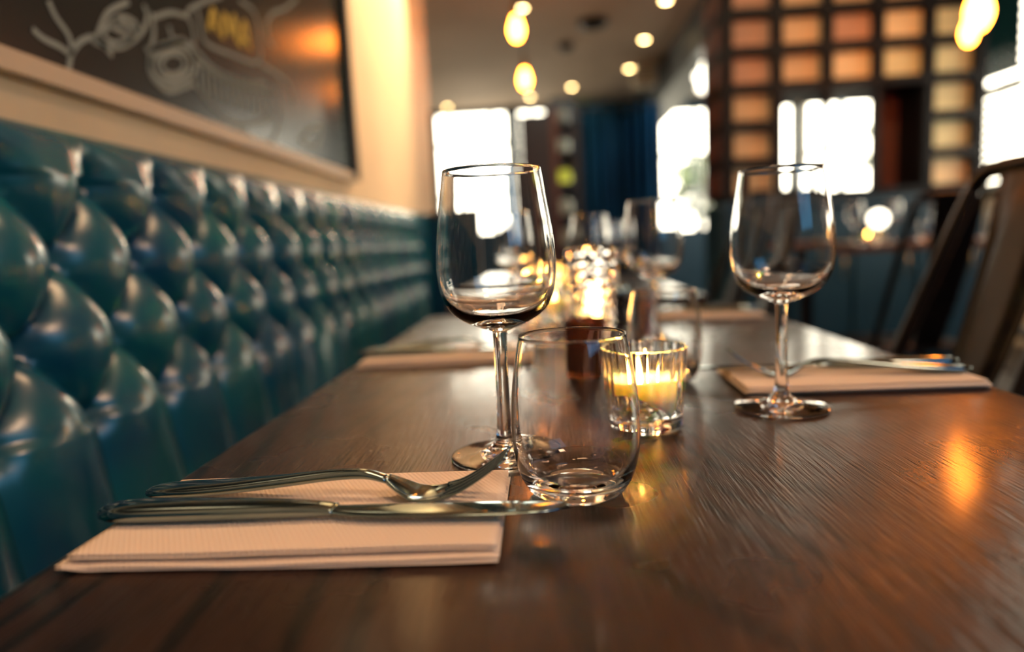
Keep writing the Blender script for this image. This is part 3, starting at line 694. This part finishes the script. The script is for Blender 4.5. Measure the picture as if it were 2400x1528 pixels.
t = thing('amber_cup', 'dark amber glass cup standing behind the nearest tumbler', 'cup', (.041, .742, TZ), 0)
bm = bmesh.new(); lathe(bm, smooth_prof([(0, .0006), (.021, .0004), (.0226, .002), (.0230, .02), (.0233, .045), (.0235, .063)], 4)+[(.0230, .0645), (.0217, .064)]+smooth_prof([(.0215, .060), (.0212, .03), (.0205, .008), (.018, .006), (0, .0055)], 4), 64)
obj('glass_body', bm, M['amber'], t)
bm = bmesh.new(); lathe(bm, [(0, .0062), (.0195, .0064), (.0205, .010), (.0208, .034), (.0195, .036), (0, .0355)], 40); obj('wax', bm, mat('brown_wax', (.22, .07, .025), .5), t)

def mill(loc, label, m, h=.075, r=.017):
    t = thing('pepper_mill', label, 'pepper mill', loc, 0, 'mills on the foreground table')
    bm = bmesh.new(); lathe(bm, smooth_prof([(0, .0004), (r, .0006), (r*1.05, .006), (r*.8, h*.35), (r*.95, h*.62), (r*.7, h*.68), (0, h*.68)], 4), 40); obj('body', bm, m, t)
    bm = bmesh.new(); lathe(bm, smooth_prof([(0, h*.68), (r*.85, h*.69), (r*.98, h*.80), (r*.7, h*.93), (r*.25, h*.97), (0, h)], 4), 40); obj('cap', bm, M['steel'] if m == M['black'] else m, t)
mill((.128, 1.20, TZ), 'black pepper mill with a shiny cap between the sparkling candle and the blurred tumbler', M['black'])
mill((.143, 1.02, TZ), 'dark red-brown mill seen through the second tumbler', M['brown'], .065, .016)

# ------------------------------------------------------------------ napkins and cutlery
def napkin(loc, rz, label, seed=1, L=.216, D=.112):
    t = thing('paper_napkin', label, 'napkin', loc, rz, 'folded napkins'); rnd = random.Random(seed)
    def ply(z0, th, x0, x1, y0, y1, wav, ph, curl=0, front=0):
        bm = bmesh.new(); nx, ny = 44, 16; top, bot = [], []
        def prof(v): return math.sqrt(max(0.0, 1-(1-min(1, v/.035))**2)) if v < .035 else 1
        for i in range(nx+1):
            rt_, rb = [], []
            for j in range(ny+1):
                u, v = i/nx, j/ny; v2 = .5-.5*math.cos(PI*v); u2 = u
                x = x0+(x1-x0)*u2; y = y0+(y1-y0)*v2
                e = min(prof(v2), prof(1-v2)) if 0 < j < ny else 0.15
                eu = 1 if 0 < i < nx else .35
                dz = wav*(math.sin(u*7+ph)*.5+math.sin(u*17+ph*2)*.25)*(1-v2)**1.5+curl*max(0, .12-u)*8*(1-v2)*math.sin(u*40+ph)
                yy = y+front*math.sin(u*5+ph)*(1-v2)**3
                zz = z0+th/2+max(dz, -th*.1 if z0 < .001 else -.002)
                rt_.append(bm.verts.new((x, yy, zz+th/2*e*eu))); rb.append(bm.verts.new((x, yy, zz-th/2*e*eu)))
            top.append(rt_); bot.append(rb)
        for i in range(nx):
            for j in range(ny):
                bm.faces.new((top[i][j], top[i+1][j], top[i+1][j+1], top[i][j+1])); bm.faces.new((bot[i][j], bot[i][j+1], bot[i+1][j+1], bot[i+1][j]))
        for i in range(nx):
            bm.faces.new((top[i][0], bot[i][0], bot[i+1][0], top[i+1][0])); bm.faces.new((top[i][ny], top[i+1][ny], bot[i+1][ny], bot[i][ny]))
        for j in range(ny):
            bm.faces.new((top[0][j], top[0][j+1], bot[0][j+1], bot[0][j])); bm.faces.new((top[nx][j], bot[nx][j], bot[nx][j+1], top[nx][j+1]))
        return bm
    h, d = L/2, D/2
    obj('lower_fold', ply(.0004, .0016, -h-.002, h, -d-.001, d, .0008, seed, .0012, .0006), M['napkin'], t)
    obj('lower_fold', ply(.0021, .0016, -h-.0025, h+.0005, -d-.0005, d, .0007, seed+1, .0010, .0010), M['napkin'], t)
    obj('upper_fold', ply(.0054, .0013, -h+.001, h-.001, -d+.003, d, .0004, seed+2, .0, .0006), M['napkin'], t)
    obj('upper_fold', ply(.0069, .0013, -h+.0015, h-.0005, -d+.004, d, .0003, seed+2, .0, .0005), M['napkin'], t)
    # folded spine along the back and the narrow right-hand fold
    bm = bmesh.new(); tube(bm, [(-h+.001, d, .0040), (h-.001, d, .0040)], .0036, 12, flat=.45); obj('fold_spine', bm, M['napkin'], t)
    return t
NZ_ = .0085   # height of a napkin's top
def fork(loc, rz, label, group='forks'):
    t = thing('fork', label, 'fork', loc, rz, group)
    hp = smooth_prof([(0, .0042, .0034, .0014), (.004, .0042, .0076, .0026), (.020, .0048, .0104, .0034), (.05, .0066, .0092, .0034), (.085, .0100, .0064, .0032), (.115, .0133, .0042, .0030), (.136, .0142, .0034, .0027), (.150, .0110, .0042, .0019)], 5)
    bm = bmesh.new(); sections(bm, [(x, 0, z, w, th) for x, z, w, th in hp], 18, .75)
    obj('handle', bm, M['steel'], t)
    # raised rim following the handle outline
    hp2 = smooth_prof([(.150, .0110, .0042, .0019), (.159, .0055, .0098, .0012), (.167, .0016, .0120, .0010), (.177, .0012, .0124, .0009), (.186, .0032, .0122, .0009)], 5)
    bm = bmesh.new()
    rings = []
    for (x, z, w, th) in hp2:                              # dished head: a curved plate
        r = []
        for k in range(13):
            s = -1+2*k/12; r.append((x, s*w, z+.0016*s*s*(w/.012)))
        rings.append((r, th))
    top = [[bm.verts.new((p[0], p[1], p[2]+th)) for p in r] for r, th in rings]; bot = [[bm.verts.new((p[0], p[1], p[2]-th)) for p in r] for r, th in rings]
    for i in range(len(rings)-1):
        for k in range(12): bm.faces.new((top[i][k], top[i+1][k], top[i+1][k+1], top[i][k+1])); bm.faces.new((bot[i][k], bot[i][k+1], bot[i+1][k+1], bot[i+1][k]))
        bm.faces.new((top[i][0], bot[i][0], bot[i+1][0], top[i+1][0])); bm.faces.new((top[i][12], top[i+1][12], bot[i+1][12], bot[i][12]))
    for e in (0, -1):
        for k in range(12): bm.faces.new((top[e][k], top[e][k+1], bot[e][k+1], bot[e][k]))
    hd = obj('head', bm, M['steel'], t); md = hd.modifiers.new('sub', 'SUBSURF'); md.levels = 1; md.render_levels = 1
    for q in range(4):
        yc = -.0105+.0070*q; bm = bmesh.new()
        sp = smooth_prof([(.183, .0030+.0016*(yc/.012)**2), (.192, .0070), (.202, .0126), (.212, .0195), (.221, .0268)], 5)
        sections(bm, [(x, yc*(1-.08*i/len(sp)), z, .0021*(1 if i < len(sp)-3 else .75-.2*(i-len(sp)+3)), .0011) for i, (x, z) in enumerate(sp)], 10, .7)
        obj('tine', bm, M['steel'], t)
    return t
def knife(loc, rz, label, group='knives'):
    t = thing('table_knife', label, 'knife', loc, rz, group)
    hp = smooth_prof([(0, .0052, .0034, .0018), (.005, .0052, .0086, .0038), (.020, .0054, .0112, .0050), (.06, .0056, .0100, .0050), (.10, .0056, .0080, .0044), (.122, .0052, .0064, .0036), (.134, .0048, .0066, .0020)], 5)
    bm = bmesh.new(); sections(bm, [(x, 0, z, w, th) for x, z, w, th in hp], 20, .8); obj('handle', bm, M['steel'], t)
    bm = bmesh.new(); sec = []
    bl = [(.134, 0, .0060), (.142, -.001, .0072), (.160, -.0015, .0088), (.190, -.0015, .0094), (.224, -.001, .0094), (.244, .0005, .0082), (.254, .002, .0055), (.259, .003, .0022)]
    prof = smooth_prof(bl, 5)
    sections(bm, [(x, yc, .0044, w, .0011) for x, yc, w in prof], 16, .9); obj('blade', bm, M['steel'], t)
    return t
def setting(cx, cy, rz, labels, seed, flip=False):
    R_ = Matrix.Rotation(rz, 3, 'Z')
    def at(x, y, z): v = R_ @ Vector((x, y, 0)); return (cx+v.x, cy+v.y, TZ+z)
    napkin((cx, cy, TZ), rz, labels[0], seed)
    fork(at(-.109, .024, NZ_), rz-.085, labels[1]); knife(at(-.116, -.010, NZ_), rz-.040, labels[2])
setting(-.136, .3585, 0, ['near paper napkin, peach-lit, under the sharp fork and knife', 'sharp polished fork on the near napkin, tines up beside the wine glass base', 'sharp polished knife on the near napkin, its tip reaching past the edge by the tumbler'], 1)
setting(.290, .675, PI-.02, ['right-hand paper napkin behind the right wine glass', 'blurred fork on the right-hand napkin, tines pointing left', 'blurred knife on the right-hand napkin, blade pointing left'], 5)
setting(-.140, .905, .03, ['left-hand far paper napkin by the banquette', 'blurred fork on the far left napkin', 'blurred knife on the far left napkin'], 9)
setting(.275, 1.25, PI, ['farthest paper napkin, on the right at the far end of the table', 'blurred fork on the farthest right napkin', 'blurred knife on the farthest right napkin'], 13)

# ------------------------------------------------------------------ metal chairs
def metal_chair(loc, rz, label):
    t = thing('metal_chair', label, 'chair', loc, rz, 'pressed metal chairs'); SZ_ = .47
    bm = bmesh.new(); n = 14; g = []
    for i in range(n+1):
        r = []
        for j in range(n+1):
            u, v = -1+2*i/n, -1+2*j/n; x = .18*u*math.sqrt(1-.12*v*v); y = .18*v*math.sqrt(1-.12*u*u)
            r.append(bm.verts.new((x, y, SZ_-.006*(1-u*u)*(1-v*v)-.022*(1 if max(abs(u), abs(v)) > .99 else 0))))
        g.append(r)
    for i in range(n):
        for j in range(n): bm.faces.new((g[i][j], g[i+1][j], g[i+1][j+1], g[i][j+1]))
    o = obj('seat', bm, M['gun'], t); o.modifiers.new('thick', 'SOLIDIFY').thickness = .003
    for sx in (-1, 1):
        for sy in (-1, 1):
            bm = bmesh.new(); tube(bm, [(.15*sx, .15*sy, SZ_-.01), (.175*sx, .172*sy, SZ_-.12), (.205*sx, .195*sy, .012)], [.022, .018, .011], 10, flat=.7); lg = obj('leg', bm, M['gun'], t)
            bm = bmesh.new(); bmesh.ops.create_cone(bm, cap_ends=True, segments=14, radius1=.014, radius2=.012, depth=.02, matrix=Matrix.Translation((.206*sx, .196*sy, .010))); obj('foot_cap', bm, M['black'], lg)
    for s in (-1, 1):
        bm = bmesh.new(); tube(bm, [(-.17, .17*s, .30), (.17, .17*s, .30)], .007, 8); obj('side_brace', bm, M['gun'], t)
    # hoop: leaning tube from the seat up, rounded corners, across the top
    P = arc([(.145, -.178, SZ_-.02), (.22, -.160, SZ_+.20), (.318, -.145, SZ_+.45), (.345, -.135, SZ_+.520), (.345, .135, SZ_+.520), (.318, .145, SZ_+.45), (.22, .160, SZ_+.20), (.145, .178, SZ_-.02)], .065, 8)
    bm = bmesh.new(); tube(bm, P, .0125, 12); obj('back_frame', bm, M['gun'], t)
    # pressed splat with a raised oval
    bm = bmesh.new(); A, B = Vector((.170, 0, SZ_-.008)), Vector((.343, 0, SZ_+.515)); nx, nz = 18, 40; g = []
    for i in range(nx+1):
        r = []
        for j in range(nz+1):
            u, v = -1+2*i/nx, j/nz; p = A.lerp(B, v); w = .048+.034*v; bow = .018*math.sin(PI*v)
            rad = (abs(u)/.62)**3+(abs(v-.52)/.40)**3; emb = .007/(1+math.exp((rad-1)*9))
            groove = -.004*math.exp(-((abs(u)-.84)/.07)**2)
            r.append(bm.verts.new((p.x+bow-emb-groove, u*w, p.z)))
        g.append(r)
    for i in range(nx):
        for j in range(nz): bm.faces.new((g[i][j], g[i+1][j], g[i+1][j+1], g[i][j+1]))
    o = obj('back_splat', bm, M['gun'], t); o.modifiers.new('thick', 'SOLIDIFY').thickness = .002
    return t
CH1 = metal_chair((.415, 1.085, 0), 0, 'tall dark metal chair at the right edge, drawn up to the foreground table')
dup(CH1, (.50, 2.35, 0), 0, 'metal chair at the near end of the second table, behind the farthest napkin')
dup(CH1, (.52, 2.84, 0), 0, 'metal chair at the far end of the second table')
dup(CH1, (1.35, 2.62, 0), PI/2+3.14, 'metal chair in front of the bar table, left one')
dup(CH1, (2.0, 2.66, 0), PI/2+3.0, 'metal chair in front of the bar table, right one')

# ------------------------------------------------------------------ bar table at the right with its glasses
HB = TZ+.070
t = thing('bar_table', 'narrow wooden table in front of the dark blue cabinet, crowded with glasses', 'table', (1.95, 3.42, 0))
obj('tabletop', boxes([(-.80, .80, -.22, .22, HB-.035, HB)], .004), mat('warm_edge_wood', (.16, .065, .03), .35), t)
for sx in (-1, 1):
    for sy in (-1, 1): obj('leg', boxes([(sx*.72-.025, sx*.72+.025, sy*.17-.025, sy*.17+.025, 0, HB-.035)], .003), M['gun'], t, smooth=False)
def place_bar(src, pts, labels, s=1):
    for (x, y), lb in zip(pts, labels): dup(src, (x, y, HB), 0, lb, 'tableware on the bar table', (s, s, s))
place_bar(G1, [(1.50, 3.36), (1.72, 3.44), (1.90, 3.38), (2.03, 3.50), (2.20, 3.40)], ['wine glass at the left end of the bar table', 'second wine glass from the left on the bar table', 'middle wine glass on the bar table', 'wine glass right of the middle on the bar table', 'wine glass toward the right end of the bar table, seen past the chair'])
place_bar(T1, [(1.58, 3.30), (1.80, 3.30), (1.98, 3.28), (2.12, 3.30)], ['tumbler beside the votive on the bar table', 'tumbler in front of the middle wine glass on the bar table', 'tumbler right of the middle on the bar table', 'right-hand tumbler on the bar table'])
dup(V2, (1.512, 3.25, HB), 0, 'glowing votive on the front edge of the bar table', 'votive candles')
t = thing('round_lamp', 'round white glowing table lamp on the bar table', 'lamp', (1.64, 3.42, HB))
bm = bmesh.new(); bmesh.ops.create_uvsphere(bm, u_segments=24, v_segments=14, radius=.042, matrix=Matrix.Translation((0, 0, .115))); obj('lamp_shade', bm, M['globe'], t)
bm = bmesh.new(); lathe(bm, [(0, .0005), (.035, .0005), (.036, .006), (.008, .012), (.007, .076), (0, .078)], 24); obj('base', bm, M['brass'], t)
def plates(loc, label):
    t = thing('side_plate', label, 'plate', loc, 0, 'tableware on the bar table')
    bm = bmesh.new(); lathe(bm, [(0, .001), (.045, .001), (.05, .004), (.085, .014), (.086, .016), (.05, .0075), (0, .006)], 48); obj('plate_body', bm, M['cream'], t)
plates((1.40, 3.30, HB), 'cream plate at the left end of the bar table'); plates((2.35, 3.34, HB), 'cream plate at the right end of the bar table')
# glasses on the second table
for (x, y), lb in zip([(.20, 1.95), (-.10, 2.0), (.22, 2.4), (-.08, 2.6)], ['wine glass on the second table, front right', 'wine glass on the second table, front left', 'wine glass on the second table, back right', 'wine glass on the second table, back left']):
    dup(G1, (x, y, TZ), 0, lb, 'wine glasses on the second table')
